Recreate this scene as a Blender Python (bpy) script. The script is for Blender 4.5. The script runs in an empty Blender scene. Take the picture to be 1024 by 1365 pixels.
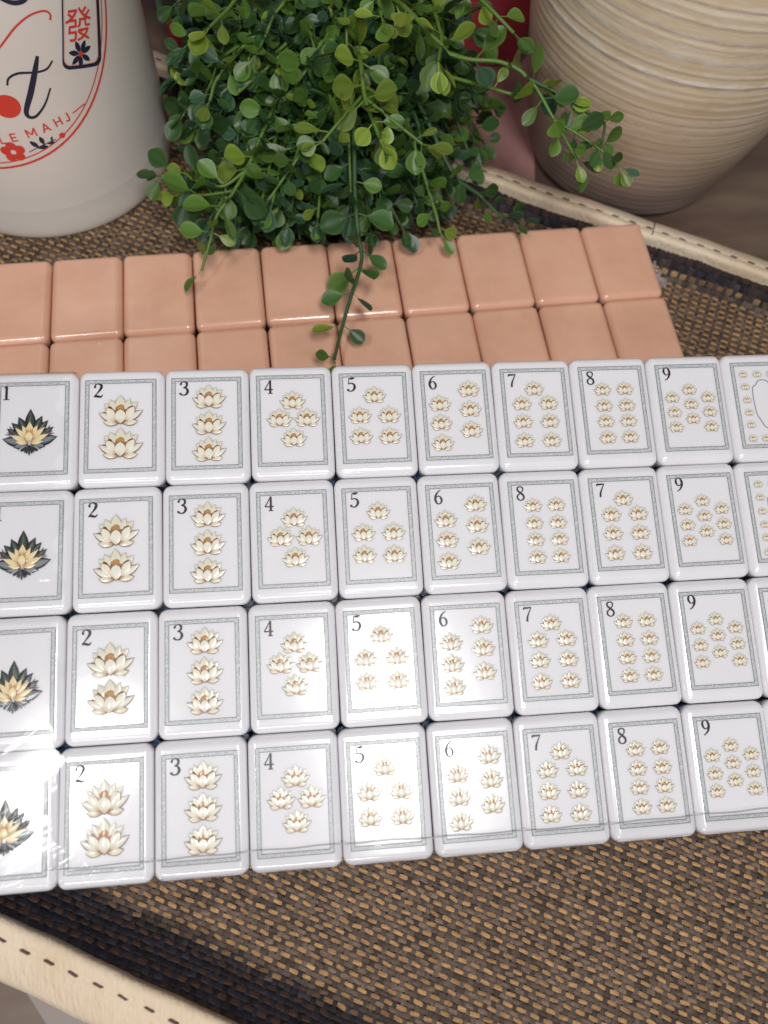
import bpy, bmesh, math, random
import numpy as np
from mathutils import Vector, Matrix
random.seed(7); rng = np.random.default_rng(7)
scene = bpy.context.scene
C = scene.collection
MM = 0.001

# ------------------------------------------------------------------ camera
RIGHT = Vector((0.98885886, -0.13554572, 0.06152654))
DOWN = Vector((-0.10167938, -0.91693803, -0.38585744))
FWD = Vector((0.10871735, 0.37530256, -0.92050449))
CAM = Vector((-39.6, -117.5, 212.0))
cd = bpy.data.cameras.new('camera'); cam = bpy.data.objects.new('camera', cd); C.objects.link(cam)
m = Matrix.Identity(4)
for i in range(3):
    m[i][0] = RIGHT[i]; m[i][1] = -DOWN[i]; m[i][2] = -FWD[i]; m[i][3] = CAM[i]*MM
cam.matrix_world = m
cd.sensor_fit = 'VERTICAL'; cd.sensor_height = 36; cd.sensor_width = 36; cd.lens = 36*1000/1365
cd.clip_start = 0.005; cd.clip_end = 20
cd.dof.use_dof = True; cd.dof.focus_distance = 0.205; cd.dof.aperture_fstop = 10.0
scene.camera = cam

# ------------------------------------------------------------------ world and lamps
w = bpy.data.worlds.new('World'); scene.world = w; w.use_nodes = True
w.node_tree.nodes['Background'].inputs[0].default_value = (1.0, 0.94, 0.92, 1)
w.node_tree.nodes['Background'].inputs[1].default_value = 0.12
def area(name, loc, target, sx, sy, power, col):
    l = bpy.data.lights.new(name, 'AREA'); l.shape = 'RECTANGLE'; l.size = sx; l.size_y = sy
    l.energy = power; l.color = col
    o = bpy.data.objects.new(name, l); C.objects.link(o)
    o.location = Vector(loc); d = Vector(target)-Vector(loc)
    o.rotation_euler = d.to_track_quat('-Z', 'Y').to_euler()
    return o
area('ceiling_panel', (0.026, -0.262, 0.60), (-0.02, -0.08, 0), 0.120, 0.20, 2.05, (1.0, 0.985, 0.985))
area('ceiling_panel', (-0.300, -0.265, 0.60), (-0.04, -0.06, 0), 0.07, 0.14, 0.95, (1.0, 0.98, 0.97))
area('shop_window', (-0.23, -0.78, 0.58), (-0.03, -0.04, 0), 0.44, 0.09, 1.5, (0.95, 0.97, 1.0))
vs = scene.view_settings
vs.view_transform = 'Standard'; vs.look = 'None'; vs.exposure = 0.09; vs.gamma = 1.0; vs.use_curve_mapping = False
scene.render.engine = 'CYCLES'

# ------------------------------------------------------------------ helpers
def tag(o, label=None, cat=None, group=None, kind=None):
    if label: o['label'] = label
    if cat: o['category'] = cat
    if group: o['group'] = group
    if kind: o['kind'] = kind
    return o
def mesh(name, verts, faces, mats=(), smooth=True, cols=None, midx=None):
    me = bpy.data.meshes.new(name)
    me.from_pydata([(v[0]*MM, v[1]*MM, v[2]*MM) for v in verts], [], faces)
    for mt in mats: me.materials.append(mt)
    if smooth: me.polygons.foreach_set('use_smooth', [True]*len(me.polygons))
    if midx is not None: me.polygons.foreach_set('material_index', list(midx))
    if cols is not None:
        a = me.color_attributes.new('Col', 'FLOAT_COLOR', 'POINT')
        a.data.foreach_set('color', np.array([(c[0], c[1], c[2], 1) for c in cols], dtype=np.float32).ravel())
    me.update()
    return me
def np_mesh(name, V, Q, mats, cols=None, smooth=True, midx=None):
    V = np.asarray(V, dtype=np.float32)*MM; Q = np.asarray(Q, dtype=np.int32); k = Q.shape[1]
    me = bpy.data.meshes.new(name)
    me.vertices.add(len(V)); me.vertices.foreach_set('co', V.ravel())
    me.loops.add(Q.size); me.loops.foreach_set('vertex_index', Q.ravel())
    me.polygons.add(len(Q)); me.polygons.foreach_set('loop_start', np.arange(0, Q.size, k, dtype=np.int32))
    for mt in mats: me.materials.append(mt)
    if smooth: me.polygons.foreach_set('use_smooth', np.ones(len(Q), dtype=bool))
    if midx is not None: me.polygons.foreach_set('material_index', np.asarray(midx, dtype=np.int32))
    if cols is not None:
        a = me.color_attributes.new('Col', 'FLOAT_COLOR', 'POINT')
        a.data.foreach_set('color', np.c_[cols, np.ones(len(cols))].astype(np.float32).ravel())
    me.update(calc_edges=True); me.validate()
    return me
def obj(name, me, parent=None, mat=None):
    o = bpy.data.objects.new(name, me); C.objects.link(o)
    if parent: o.parent = parent
    if mat is not None: o.matrix_local = mat
    return o
def empty(name, mat=None):
    o = bpy.data.objects.new(name, None); C.objects.link(o); o.empty_display_size = 0.01
    if mat is not None: o.matrix_world = mat
    return o
def bm_mesh(name, bm, mats, smooth=True):
    for v in bm.verts: v.co *= MM
    me = bpy.data.meshes.new(name); bm.to_mesh(me); bm.free()
    for mt in mats: me.materials.append(mt)
    if smooth: me.polygons.foreach_set('use_smooth', [True]*len(me.polygons))
    return me

# ------------------------------------------------------------------ materials
def mat(name, col=(.8,.8,.8), rough=.5, spec=.5, coat=0, sss=0):
    mt = bpy.data.materials.new(name); mt.use_nodes = True
    b = mt.node_tree.nodes['Principled BSDF']
    b.inputs['Base Color'].default_value = (*col, 1); b.inputs['Roughness'].default_value = rough
    b.inputs['Specular IOR Level'].default_value = spec
    if coat: b.inputs['Coat Weight'].default_value = coat; b.inputs['Coat Roughness'].default_value = .08
    if sss:
        b.inputs['Subsurface Weight'].default_value = sss; b.inputs['Subsurface Radius'].default_value = (1, .9, .8); b.inputs['Subsurface Scale'].default_value = .002
    return mt
def N(mt, t, **kw):
    n = mt.node_tree.nodes.new(t)
    for k, v in kw.items(): setattr(n, k, v)
    return n
def L(mt, a, b): mt.node_tree.links.new(a, b)
def B(mt): return mt.node_tree.nodes['Principled BSDF']
def noise(mt, scale, detail=4, rough=.55, stretch=None, coord='Object'):
    tc = N(mt, 'ShaderNodeTexCoord'); mp = N(mt, 'ShaderNodeMapping')
    L(mt, tc.outputs[coord], mp.inputs['Vector'])
    if stretch: mp.inputs['Scale'].default_value = stretch
    n = N(mt, 'ShaderNodeTexNoise'); n.inputs['Scale'].default_value = scale; n.inputs['Detail'].default_value = detail; n.inputs['Roughness'].default_value = rough
    L(mt, mp.outputs[0], n.inputs['Vector']); return n
def ramp(mt, src, stops):
    r = N(mt, 'ShaderNodeValToRGB'); e = r.color_ramp.elements
    while len(e) < len(stops): e.new(.5)
    for el, (p, c) in zip(e, stops): el.position = p; el.color = (*c, 1)
    L(mt, src, r.inputs[0]); return r
def bump(mt, src, strength, dist=.001):
    b = N(mt, 'ShaderNodeBump'); b.inputs['Strength'].default_value = strength; b.inputs['Distance'].default_value = dist
    L(mt, src, b.inputs['Height']); L(mt, b.outputs[0], B(mt).inputs['Normal']); return b
def attr(mt, name='Col'):
    a = N(mt, 'ShaderNodeAttribute'); a.attribute_name = name; return a

M_white = mat('white_acrylic', (.80, .785, .80), .34, .12, 1.0, .3); B(M_white).inputs['Coat IOR'].default_value = 1.75; B(M_white).inputs['Coat Roughness'].default_value = .13
n = noise(M_white, 60, 3); r = ramp(M_white, n.outputs[0], [(.3, (.785, .775, .80)), (.7, (.82, .81, .835))]); L(M_white, r.outputs[0], B(M_white).inputs['Base Color']); nb = noise(M_white, 48, 4, .55); gp = N(M_white, 'ShaderNodeNewGeometry'); L(M_white, gp.outputs['Position'], [q for q in M_white.node_tree.nodes if q.type == 'MAPPING'][-1].inputs['Vector']); bump(M_white, nb.outputs[0], .05, .0012); L(M_white, [q for q in M_white.node_tree.nodes if q.type == 'BUMP'][0].outputs[0], B(M_white).inputs['Coat Normal'])
M_blue = mat('blue_back_layer', (.06, .16, .36), .3)
M_peach = mat('peach_acrylic', (.66, .355, .235), .22, .5, .6, .1)
n = noise(M_peach, 60, 5, .6); gp = N(M_peach, 'ShaderNodeNewGeometry'); L(M_peach, gp.outputs['Position'], [q for q in M_peach.node_tree.nodes if q.type == 'MAPPING'][-1].inputs['Vector']); r = ramp(M_peach, n.outputs[0], [(.25, (.65, .365, .245)), (.5, (.73, .415, .285)), (.75, (.77, .455, .325))]); L(M_peach, r.outputs[0], B(M_peach).inputs['Base Color'])
M_ink = mat('purple_black_ink', (.022, .015, .030), .35)
M_line = mat('grey_border_line', (.13, .14, .15), .4)
M_band = mat('silver_green_border_band', (.47, .53, .53), .35)
n = noise(M_band, 2300, 2, .6); r = ramp(M_band, n.outputs[0], [(.35, (.36, .375, .385)), (.5, (.48, .50, .505)), (.66, (.66, .675, .68))]); L(M_band, r.outputs[0], B(M_band).inputs['Base Color'])
M_scroll = mat('mauve_scroll_line', (.22, .19, .25), .4)
M_print = mat('relief_print', rough=.28, spec=.5, coat=.3)
a = attr(M_print); n = noise(M_print, 14, 3, .6)
mx = N(M_print, 'ShaderNodeMix', data_type='RGBA', blend_type='MULTIPLY'); mx.inputs[0].default_value = .15
r = ramp(M_print, n.outputs[0], [(.3, (.62, .52, .38)), (.6, (1, 1, 1))])
L(M_print, a.outputs['Color'], mx.inputs[6]); L(M_print, r.outputs[0], mx.inputs[7]); L(M_print, mx.outputs[2], B(M_print).inputs['Base Color'])

M_weave = mat('woven_thread', rough=.6, spec=.3)
a = attr(M_weave); n = noise(M_weave, 2600, 3, .75)
mx = N(M_weave, 'ShaderNodeMix', data_type='RGBA', blend_type='MULTIPLY'); mx.inputs[0].default_value = .8
r = ramp(M_weave, n.outputs[0], [(.3, (.35, .35, .36)), (.62, (1.15, 1.15, 1.15))])
L(M_weave, a.outputs['Color'], mx.inputs[6]); L(M_weave, r.outputs[0], mx.inputs[7]); L(M_weave, mx.outputs[2], B(M_weave).inputs['Base Color'])
bump(M_weave, n.outputs[0], .5, .0004)
M_dark = mat('dark_backing', (.020, .015, .014), .8)
M_leather = mat('cream_leather', (.72, .56, .38), .55, .35)
n = noise(M_leather, 160, 5, .65, (.55, .14, .4)); n2 = noise(M_leather, 30, 3)
r = ramp(M_leather, n2.outputs[0], [(.3, (.68, .53, .36)), (.55, (.76, .62, .46)), (.75, (.80, .68, .53))]); L(M_leather, r.outputs[0], B(M_leather).inputs['Base Color'])
n3 = noise(M_leather, 900, 4, .65, (1.0, .15, .4)); bump(M_leather, n3.outputs[0], .7, .0012)
for q in M_leather.node_tree.nodes:
    if q.type == 'MAPPING': q.inputs['Rotation'].default_value[2] = math.radians(29.55)
M_stitch = mat('brown_stitch', (.10, .055, .045), .7)
M_table = mat('brown_table', (.16, .10, .08), .42, .35)
n = noise(M_table, 9, 5, .6, (1, 4, 1)); r = ramp(M_table, n.outputs[0], [(.3, (.070, .043, .034)), (.5, (.125, .080, .062)), (.7, (.20, .145, .098))]); L(M_table, r.outputs[0], B(M_table).inputs['Base Color'])
M_board = mat('grey_board', (.25, .205, .185), .5)
M_pink_refl = mat('dusty_pink_reflection', (.36, .19, .175), .8, .2)  # red reflection on the table, put into a flat colour
M_red = mat('red_card', (.36, .035, .05), .5)
n = noise(M_red, 25, 4); r = ramp(M_red, n.outputs[0], [(.3, (.32, .03, .045)), (.7, (.40, .045, .06))]); L(M_red, r.outputs[0], B(M_red).inputs['Base Color'])
M_pot = mat('terracotta', (.55, .12, .05), .7)
M_soil = mat('soil', (.03, .02, .015), .9)
M_cup = mat('frosted_white_plastic', (.79, .735, .67), .34, .5, .2, .2)
n = noise(M_cup, 120, 4, .6); bump(M_cup, n.outputs[0], .12, .0004)
M_logo_red = mat('logo_red', (.72, .055, .035), .5)
M_logo_navy = mat('logo_navy', (.018, .022, .05), .5)
M_logo_peach = mat('logo_peach', (.75, .42, .33), .5)
M_vase = mat('vase_glaze', (.6, .5, .36), .55, .3)
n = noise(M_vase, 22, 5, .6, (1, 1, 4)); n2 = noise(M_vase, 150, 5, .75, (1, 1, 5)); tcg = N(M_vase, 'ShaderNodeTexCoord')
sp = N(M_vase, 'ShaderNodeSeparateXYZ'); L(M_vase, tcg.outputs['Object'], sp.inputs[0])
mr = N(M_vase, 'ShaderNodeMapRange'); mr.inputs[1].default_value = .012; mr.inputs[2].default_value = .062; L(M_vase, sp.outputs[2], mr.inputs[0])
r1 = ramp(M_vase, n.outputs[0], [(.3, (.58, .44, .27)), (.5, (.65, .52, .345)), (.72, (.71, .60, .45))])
r2 = ramp(M_vase, n.outputs[0], [(.3, (.23, .165, .14)), (.5, (.27, .20, .17)), (.72, (.32, .25, .215))])  # grey-mauve lower part: shade and table reflection painted into the colour
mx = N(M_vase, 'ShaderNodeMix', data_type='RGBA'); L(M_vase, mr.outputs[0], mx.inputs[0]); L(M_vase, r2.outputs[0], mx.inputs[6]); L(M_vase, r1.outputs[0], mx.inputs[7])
a = attr(M_vase); ma = N(M_vase, 'ShaderNodeMath', operation='MULTIPLY')
rr = ramp(M_vase, n2.outputs[0], [(.38, (0, 0, 0)), (.6, (1, 1, 1))]); L(M_vase, a.outputs['Fac'], ma.inputs[0]); L(M_vase, rr.outputs[0], ma.inputs[1])
mx2 = N(M_vase, 'ShaderNodeMix', data_type='RGBA'); L(M_vase, ma.outputs[0], mx2.inputs[0]); L(M_vase, mx.outputs[2], mx2.inputs[6]); mx2.inputs[7].default_value = (.84, .80, .74, 1)
L(M_vase, mx2.outputs[2], B(M_vase).inputs['Base Color']); bump(M_vase, n2.outputs[0], .22, .0008)

def film_mat(name, gain, rough):
    mt = bpy.data.materials.new(name); mt.use_nodes = True; nt = mt.node_tree; nt.nodes.clear()
    o = nt.nodes.new('ShaderNodeOutputMaterial'); mix = nt.nodes.new('ShaderNodeMixShader')
    t = nt.nodes.new('ShaderNodeBsdfTransparent'); t.inputs[0].default_value = (.985, .985, .985, 1)
    g = nt.nodes.new('ShaderNodeBsdfGlossy'); g.inputs['Roughness'].default_value = rough
    f = nt.nodes.new('ShaderNodeLayerWeight'); pw = nt.nodes.new('ShaderNodeMath'); pw.operation = 'POWER'; pw.inputs[1].default_value = 4.0
    ml = nt.nodes.new('ShaderNodeMath'); ml.operation = 'MULTIPLY_ADD'; ml.inputs[1].default_value = .7; ml.inputs[2].default_value = .045*gain; ml.use_clamp = True
    nt.links.new(f.outputs['Facing'], pw.inputs[0]); nt.links.new(pw.outputs[0], ml.inputs[0]); nt.links.new(ml.outputs[0], mix.inputs[0])
    nt.links.new(t.outputs[0], mix.inputs[1]); nt.links.new(g.outputs[0], mix.inputs[2]); nt.links.new(mix.outputs[0], o.inputs[0])
    return mt
M_film = film_mat('clear_shrink_film', 1.5, .06)
M_film2 = film_mat('clear_shrink_film_crumpled', .65, .10)

def leaf_mat(name, base, edge):
    mt = mat(name, base, .36, .45); at_ = attr(mt); oi = N(mt, 'ShaderNodeObjectInfo')
    sp = N(mt, 'ShaderNodeSeparateColor'); L(mt, at_.outputs['Color'], sp.inputs[0])
    mx = N(mt, 'ShaderNodeMix', data_type='RGBA'); mx.inputs[6].default_value = (*base, 1); mx.inputs[7].default_value = (*edge, 1)
    nz = noise(mt, 260, 3, .6); ad = N(mt, 'ShaderNodeMath', operation='MULTIPLY_ADD'); L(mt, nz.outputs[0], ad.inputs[0]); ad.inputs[1].default_value = .5
    pw = N(mt, 'ShaderNodeMath', operation='MULTIPLY'); L(mt, sp.outputs[0], pw.inputs[0]); pw.inputs[1].default_value = .55
    sb = N(mt, 'ShaderNodeMath', operation='SUBTRACT'); L(mt, pw.outputs[0], sb.inputs[0]); sb.inputs[1].default_value = .15
    L(mt, sb.outputs[0], ad.inputs[2]); L(mt, ad.outputs[0], mx.inputs[0])
    hs = N(mt, 'ShaderNodeHueSaturation'); mr = N(mt, 'ShaderNodeMapRange'); mr.inputs[3].default_value = .65; mr.inputs[4].default_value = 1.4
    sm = N(mt, 'ShaderNodeMath', operation='ADD'); L(mt, oi.outputs['Random'], sm.inputs[0]); L(mt, sp.outputs[1], sm.inputs[1])
    fr = N(mt, 'ShaderNodeMath', operation='FRACT'); L(mt, sm.outputs[0], fr.inputs[0]); L(mt, fr.outputs[0], mr.inputs[0])
    L(mt, mr.outputs[0], hs.inputs['Value']); L(mt, mx.outputs[2], hs.inputs['Color']); L(mt, hs.outputs[0], B(mt).inputs['Base Color'])
    bump(mt, nz.outputs[0], .25, .0004)
    tr = N(mt, 'ShaderNodeBsdfTranslucent'); L(mt, hs.outputs[0], tr.inputs[0]); ms = N(mt, 'ShaderNodeMixShader'); ms.inputs[0].default_value = .22
    out = mt.node_tree.nodes['Material Output']; L(mt, B(mt).outputs[0], ms.inputs[1]); L(mt, tr.outputs[0], ms.inputs[2]); L(mt, ms.outputs[0], out.inputs[0])
    return mt
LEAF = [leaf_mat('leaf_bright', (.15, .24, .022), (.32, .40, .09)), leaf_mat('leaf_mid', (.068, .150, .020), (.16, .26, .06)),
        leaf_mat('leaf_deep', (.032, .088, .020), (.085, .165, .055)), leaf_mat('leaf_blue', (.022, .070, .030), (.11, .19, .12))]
M_stem = mat('green_stem', (.09, .17, .025), .45)
M_stem_dark = mat('dark_green_stem', (.03, .08, .025), .5)

# ------------------------------------------------------------------ setting
TZ = -4.0
tb = mesh('table', [(-700, -700, TZ), (700, -700, TZ), (700, 700, TZ), (-700, 700, TZ)], [(0, 1, 2, 3)], [M_table], False)
tag(obj('table', tb), kind='structure')

# ------------------------------------------------------------------ tray
E1 = np.array([math.cos(math.radians(-29.55)), math.sin(math.radians(-29.55))]); NN = np.array([-E1[1], E1[0]])
def tray_xy(a, b): return a*E1[0]+b*NN[0], a*E1[1]+b*NN[1]
B0, B1, A0, A1 = -168.0, 96.0, -235.0, 235.0
def zfloor(b):
    b = np.asarray(b, dtype=float)
    l = np.clip((-157.5-b)/(-157.5-B0), 0, 1); r = np.clip((b-90.5)/(B1-90.5), 0, 1)
    return 9.5*(l**1.5+r**1.5)
tray = empty('serving_tray'); tag(tray, 'woven brown serving tray with cream stitched leather rim under the tile blocks', 'tray')
def slab(a0, a1, b0, b1, z0, z1):
    v = [(*tray_xy(a, b), z) for z in (z0, z1) for (a, b) in ((a0, b0), (a1, b0), (a1, b1), (a0, b1))]
    return v, [(3, 2, 1, 0), (4, 5, 6, 7), (0, 1, 5, 4), (1, 2, 6, 5), (2, 3, 7, 6), (3, 0, 4, 7)]
v, f = slab(A0, A1, B0-6, B1+6, TZ, -1.0); obj('base', mesh('tray_base', v, f, [M_dark], False), tray)
# curved woven backing under the side threads
bs = np.r_[np.linspace(B0, -157, 12), np.linspace(90, B1, 12)]
V = []; F = []
for k, seg in enumerate((bs[:12], bs[12:])):
    for b in seg:
        for a_ in (A0, A1): V.append((*tray_xy(a_, b), float(zfloor(b))-.75))
    for i in range(11):
        o_ = k*24+2*i; F.append((o_, o_+1, o_+3, o_+2))
obj('side_backing', mesh('side_backing', V, F, [M_dark]), tray)

PA, PB = 1.70, 1.215
def threads(a0, a1, b0, b1):
    ia = np.arange(math.floor(a0/PA), math.ceil(a1/PA)); jb = np.arange(math.floor(b0/PB), math.ceil(b1/PB))
    I, Jx = np.meshgrid(ia, jb, indexing='ij'); I = I.ravel(); Jx = Jx.ravel()
    a = I*PA; b = Jx*PB
    weft = ((I+Jx) % 2 == 0)                 # weft passes over here, warp elsewhere
    tan = weft & (Jx % 2 == 0)
    # lazy drift of the hand-set cloth
    b = b + .5*np.sin(a/37.)+.25*np.sin(a/13.+1); a = a+.4*np.sin(b/29.)+.2*np.sin(b/11.)
    n = len(a)
    a = a+rng.normal(0, .07, n); b = b+rng.normal(0, .05, n)
    hl = np.where(tan, 1.72, np.where(weft, 1.68, 1.2))*rng.uniform(.94, 1.06, n)    # half length
    hw = np.where(tan, .50, np.where(weft, .54, .72))*rng.uniform(.88, 1.08, n)
    top = np.where(tan, 0., np.where(weft, -.06, -.15))+rng.normal(0, .04, n)
    ang = rng.normal(0, .07, n)+np.where(weft, 0, .12)
    lu = np.array([-1, -.48, .48, 1.]); wv = np.array([-1, -.52, 0, .52, 1.])
    U, W = np.meshgrid(lu, wv, indexing='ij'); U = U.ravel(); W = W.ravel()
    H = np.where(np.abs(U) > .9, -.62, 0)+np.where(W == 0, -.13, np.where(np.abs(W) > .9, -.25, 0))
    W = W*np.where(np.abs(U) > .9, .78, 1)
    la = U[None]*hl[:, None]; lb = W[None]*hw[:, None]
    da = np.where(weft[:, None], la, lb); db = np.where(weft[:, None], lb, la)
    ca, sa = np.cos(ang)[:, None], np.sin(ang)[:, None]
    aa = a[:, None]+da*ca-db*sa; bb = np.clip(b[:, None]+da*sa+db*ca, B0-.5, B1+.5)
    zz = top[:, None]+H[None]+zfloor(bb)
    X = aa*E1[0]+bb*NN[0]; Y = aa*E1[1]+bb*NN[1]
    V = np.stack([X, Y, zz], 2).reshape(-1, 3)
    q = np.array([[i*5+j, (i+1)*5+j, (i+1)*5+j+1, i*5+j+1] for i in range(3) for j in range(4)])
    # faces upward whatever the thread direction
    q2 = q[:, ::-1]
    Q = np.where(weft[:, None, None], q[None], q2[None])+(np.arange(n)*20)[:, None, None]
    # thread colours: tan and taupe wefts, grey warps, darker threads along both rims
    br = np.where(tan, rng.uniform(.75, 1.15, n), rng.uniform(.45, 1.5, n))[:, None]
    ct = np.array([.47, .275, .12]); cg = np.array([.16, .112, .080]); cw = np.array([.105, .076, .060])
    col = np.where(tan[:, None], ct, np.where(weft[:, None], cg, cw))*br
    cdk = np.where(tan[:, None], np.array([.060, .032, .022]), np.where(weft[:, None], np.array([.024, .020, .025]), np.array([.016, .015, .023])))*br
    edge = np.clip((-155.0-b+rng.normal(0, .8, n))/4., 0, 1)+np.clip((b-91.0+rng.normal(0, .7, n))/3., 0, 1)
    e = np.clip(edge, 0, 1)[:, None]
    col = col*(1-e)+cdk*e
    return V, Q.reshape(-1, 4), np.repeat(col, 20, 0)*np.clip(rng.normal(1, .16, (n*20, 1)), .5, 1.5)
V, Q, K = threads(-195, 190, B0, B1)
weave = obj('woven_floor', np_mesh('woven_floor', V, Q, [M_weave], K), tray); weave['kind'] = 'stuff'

# leather rim: rounded strip sloping down outward
prof = [(-.3, 3.0), (-.35, 10.6), (-.25, 11.6), (.15, 12.15), (.8, 12.4), (2.0, 12.35), (3.2, 11.7), (3.7, 11.45), (4.2, 11.6), (5.5, 11.3), (7.5, 10.4), (9.5, 9.3), (11.0, 8.2), (12.2, 6.6), (12.6, 4.5), (12.2, 1), (11.5, TZ+.05)]
def rim_strip(inner, sgn, along=True, lo=A0-11, hi=A1+11):
    V = []; F = []; ns = 90; k = len(prof)
    for i in range(ns+1):
        a_ = lo+(hi-lo)*i/ns
        wob = .25*math.sin(i*.9)+.15*math.sin(i*2.3)
        for (o_, z) in prof:
            b = inner+sgn*(o_+wob*.5)
            p = tray_xy(a_, b) if along else tray_xy(b, a_)
            V.append((*p, z+wob*.25*(z > 5)))
    for i in range(ns):
        for j in range(k-1):
            q = (i*k+j, i*k+j+1, (i+1)*k+j+1, (i+1)*k+j)
            F.append(q if (sgn > 0) == along else q[::-1])
    return mesh('rim', V, F, [M_leather])
def stitch_mesh():
    bm = bmesh.new(); bmesh.ops.create_uvsphere(bm, u_segments=8, v_segments=6, radius=1)
    for v in bm.verts: v.co.x *= 1.45; v.co.y *= .33; v.co.z *= .28; v.co.y += .25*math.copysign(1, v.co.x)*(abs(v.co.x) > 1.0)
    return bm_mesh('stitch', bm, [M_stitch])
SM = stitch_mesh()
for inner, sgn in ((B0, -1), (B1, 1)):
    rim = obj('rim', rim_strip(inner, sgn), tray)
    for k in range(-29, 30):
        a_ = k*6.25+random.uniform(-.25, .25)
        x, y = tray_xy(a_, inner+sgn*(3.75+random.uniform(-.12, .12)))
        mtx = Matrix.Translation((x*MM, y*MM, 11.62*MM)) @ Matrix.Rotation(math.radians(-29.55-(13 if sgn < 0 else 8)+random.uniform(-4, 4)), 4, 'Z')
        obj('stitch', SM, rim, mtx)
    if sgn > 0:      # joint where the leather strip's ends meet
        x, y = tray_xy(52, 0); V = []
        for (o_, z) in prof[3:13]:
            for da in (-.16, .16): V.append((*tray_xy(51.6+da, inner+o_), z+.12))
        obj('joint', mesh('joint', V, [(2*i, 2*i+1, 2*i+3, 2*i+2) for i in range(9)], [M_stitch]), rim)
for inner, sgn in ((A0, -1), (A1, 1)):
    obj('rim', rim_strip(inner, sgn, False, B0-11, B1+11), tray)

# pale board on the table outside the rim
def flat_board():
    p = [(-117.6, -141.9), (-104.0, -161.9), (-39.3, -205), (-39.3, -186.3)]
    V = [(x, y, z) for z in (TZ+.02, TZ+1.6) for x, y in p]
    return mesh('board', V, [(3, 2, 1, 0), (4, 5, 6, 7), (0, 1, 5, 4), (1, 2, 6, 5), (2, 3, 7, 6), (3, 0, 4, 7)], [M_board], False)
bd = obj('grey_board', flat_board()); tag(bd, 'pale grey board on the table outside the tray rim with exposed stitches', 'board')

# ------------------------------------------------------------------ tile meshes
def rounded(name, sx, sy, z0, z1, bev, mats, top=True, seg=5):
    bm = bmesh.new(); bmesh.ops.create_cube(bm, size=1)
    for v in bm.verts: v.co.x *= sx; v.co.y *= sy; v.co.z = z0 if v.co.z < 0 else z1
    keep = z0 if top else z1
    ed = [e for e in bm.edges if not all(abs(v.co.z-keep) < 1e-6 for v in e.verts)]
    bmesh.ops.bevel(bm, geom=ed, offset=bev, segments=seg, profile=.5, affect='EDGES', clamp_overlap=True)
    me = bm_mesh(name, bm, mats)
    nv = [Vector((0, 0, 0)) for _ in me.vertices]            # large flat faces keep their own normal, only the bevels bend
    for pl in me.polygons:
        for vi in pl.vertices: nv[vi] += pl.normal*pl.area**2
    me.normals_split_custom_set_from_vertices([q.normalized() for q in nv])
    return me
TW, TH, TT = 22.07, 31.85, 13.4
ME_body = rounded('tile_body', TW, TH, 4.0, TT, 2.25, [M_white])
ME_back = rounded('tile_back', TW-.1, TH-.1, 0.0, 3.95, 1.5, [M_blue], False)
PW, PH, PT = 22.1, 31.9, 13.0
ME_pbody = rounded('peach_body', PW, PH, 4.0, PT, 2.3, [M_peach])
ME_pface = rounded('peach_face', PW-.1, PH-.1, 0.0, 3.95, 1.5, [M_white], False)

FZ = TT+.02
def ring(w0, h0, w1, h1, z, cx=0, cy=0):
    V = [(cx+s*w0/2, cy+t*h0/2, z) for s, t in ((-1, -1), (1, -1), (1, 1), (-1, 1))]+[(cx+s*w1/2, cy+t*h1/2, z) for s, t in ((-1, -1), (1, -1), (1, 1), (-1, 1))]
    return V, [(i, (i+1) % 4, 4+(i+1) % 4, 4+i) for i in range(4)]
def frame_mesh():
    V = []; F = []; mi = []
    fw, fh, cy = 18.3, 25.3, .25
    for (d0, d1, k, z) in ((0, .15, 0, .035), (.15, .94, 1, .03), (.94, 1.09, 0, .035)):
        v, f = ring(fw-2*d0, fh-2*d0, fw-2*d1, fh-2*d1, FZ+z, 0, cy); o_ = len(V); V += v; F += [tuple(o_+i for i in q) for q in f]; mi += [k]*4
    return mesh('border_frame', V, F, [M_line, M_band], False, midx=mi)
ME_frame = frame_mesh()

# variable width strokes for the numerals
def spline(P, n=8):
    P = [np.array(p, float) for p in P]; Q = [2*P[0]-P[1]]+P+[2*P[-1]-P[-2]]; out = []
    for i in range(1, len(Q)-2):
        for k in range(n):
            t = k/n; a, b, c, d = Q[i-1], Q[i], Q[i+1], Q[i+2]
            out.append(.5*((2*b)+(-a+c)*t+(2*a-5*b+4*c-d)*t*t+(-a+3*b-3*c+d)*t**3))
    out.append(P[-1]); return out
BOLD = 1.0
def stroke(pts, n=8):
    S = spline(pts, n) if len(pts) > 2 else [np.array(p, float) for p in pts]
    V = []; F = []
    for i, p in enumerate(S):
        t = S[min(i+1, len(S)-1)][:2]-S[max(i-1, 0)][:2]; l = np.hypot(*t) or 1; nn = np.array([-t[1], t[0]])/l*max(p[2], .005)/2*BOLD
        V += [(p[0]+nn[0], p[1]+nn[1]), (p[0]-nn[0], p[1]-nn[1])]
    for i in range(len(S)-1): F.append((2*i, 2*i+1, 2*i+3, 2*i+2))
    return V, F
def disc(x, y, r, n=10): return [(x+r*math.cos(2*math.pi*i/n), y+r*math.sin(2*math.pi*i/n)) for i in range(n)], [tuple(range(n))]
T_, K_ = .045, .12
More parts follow.
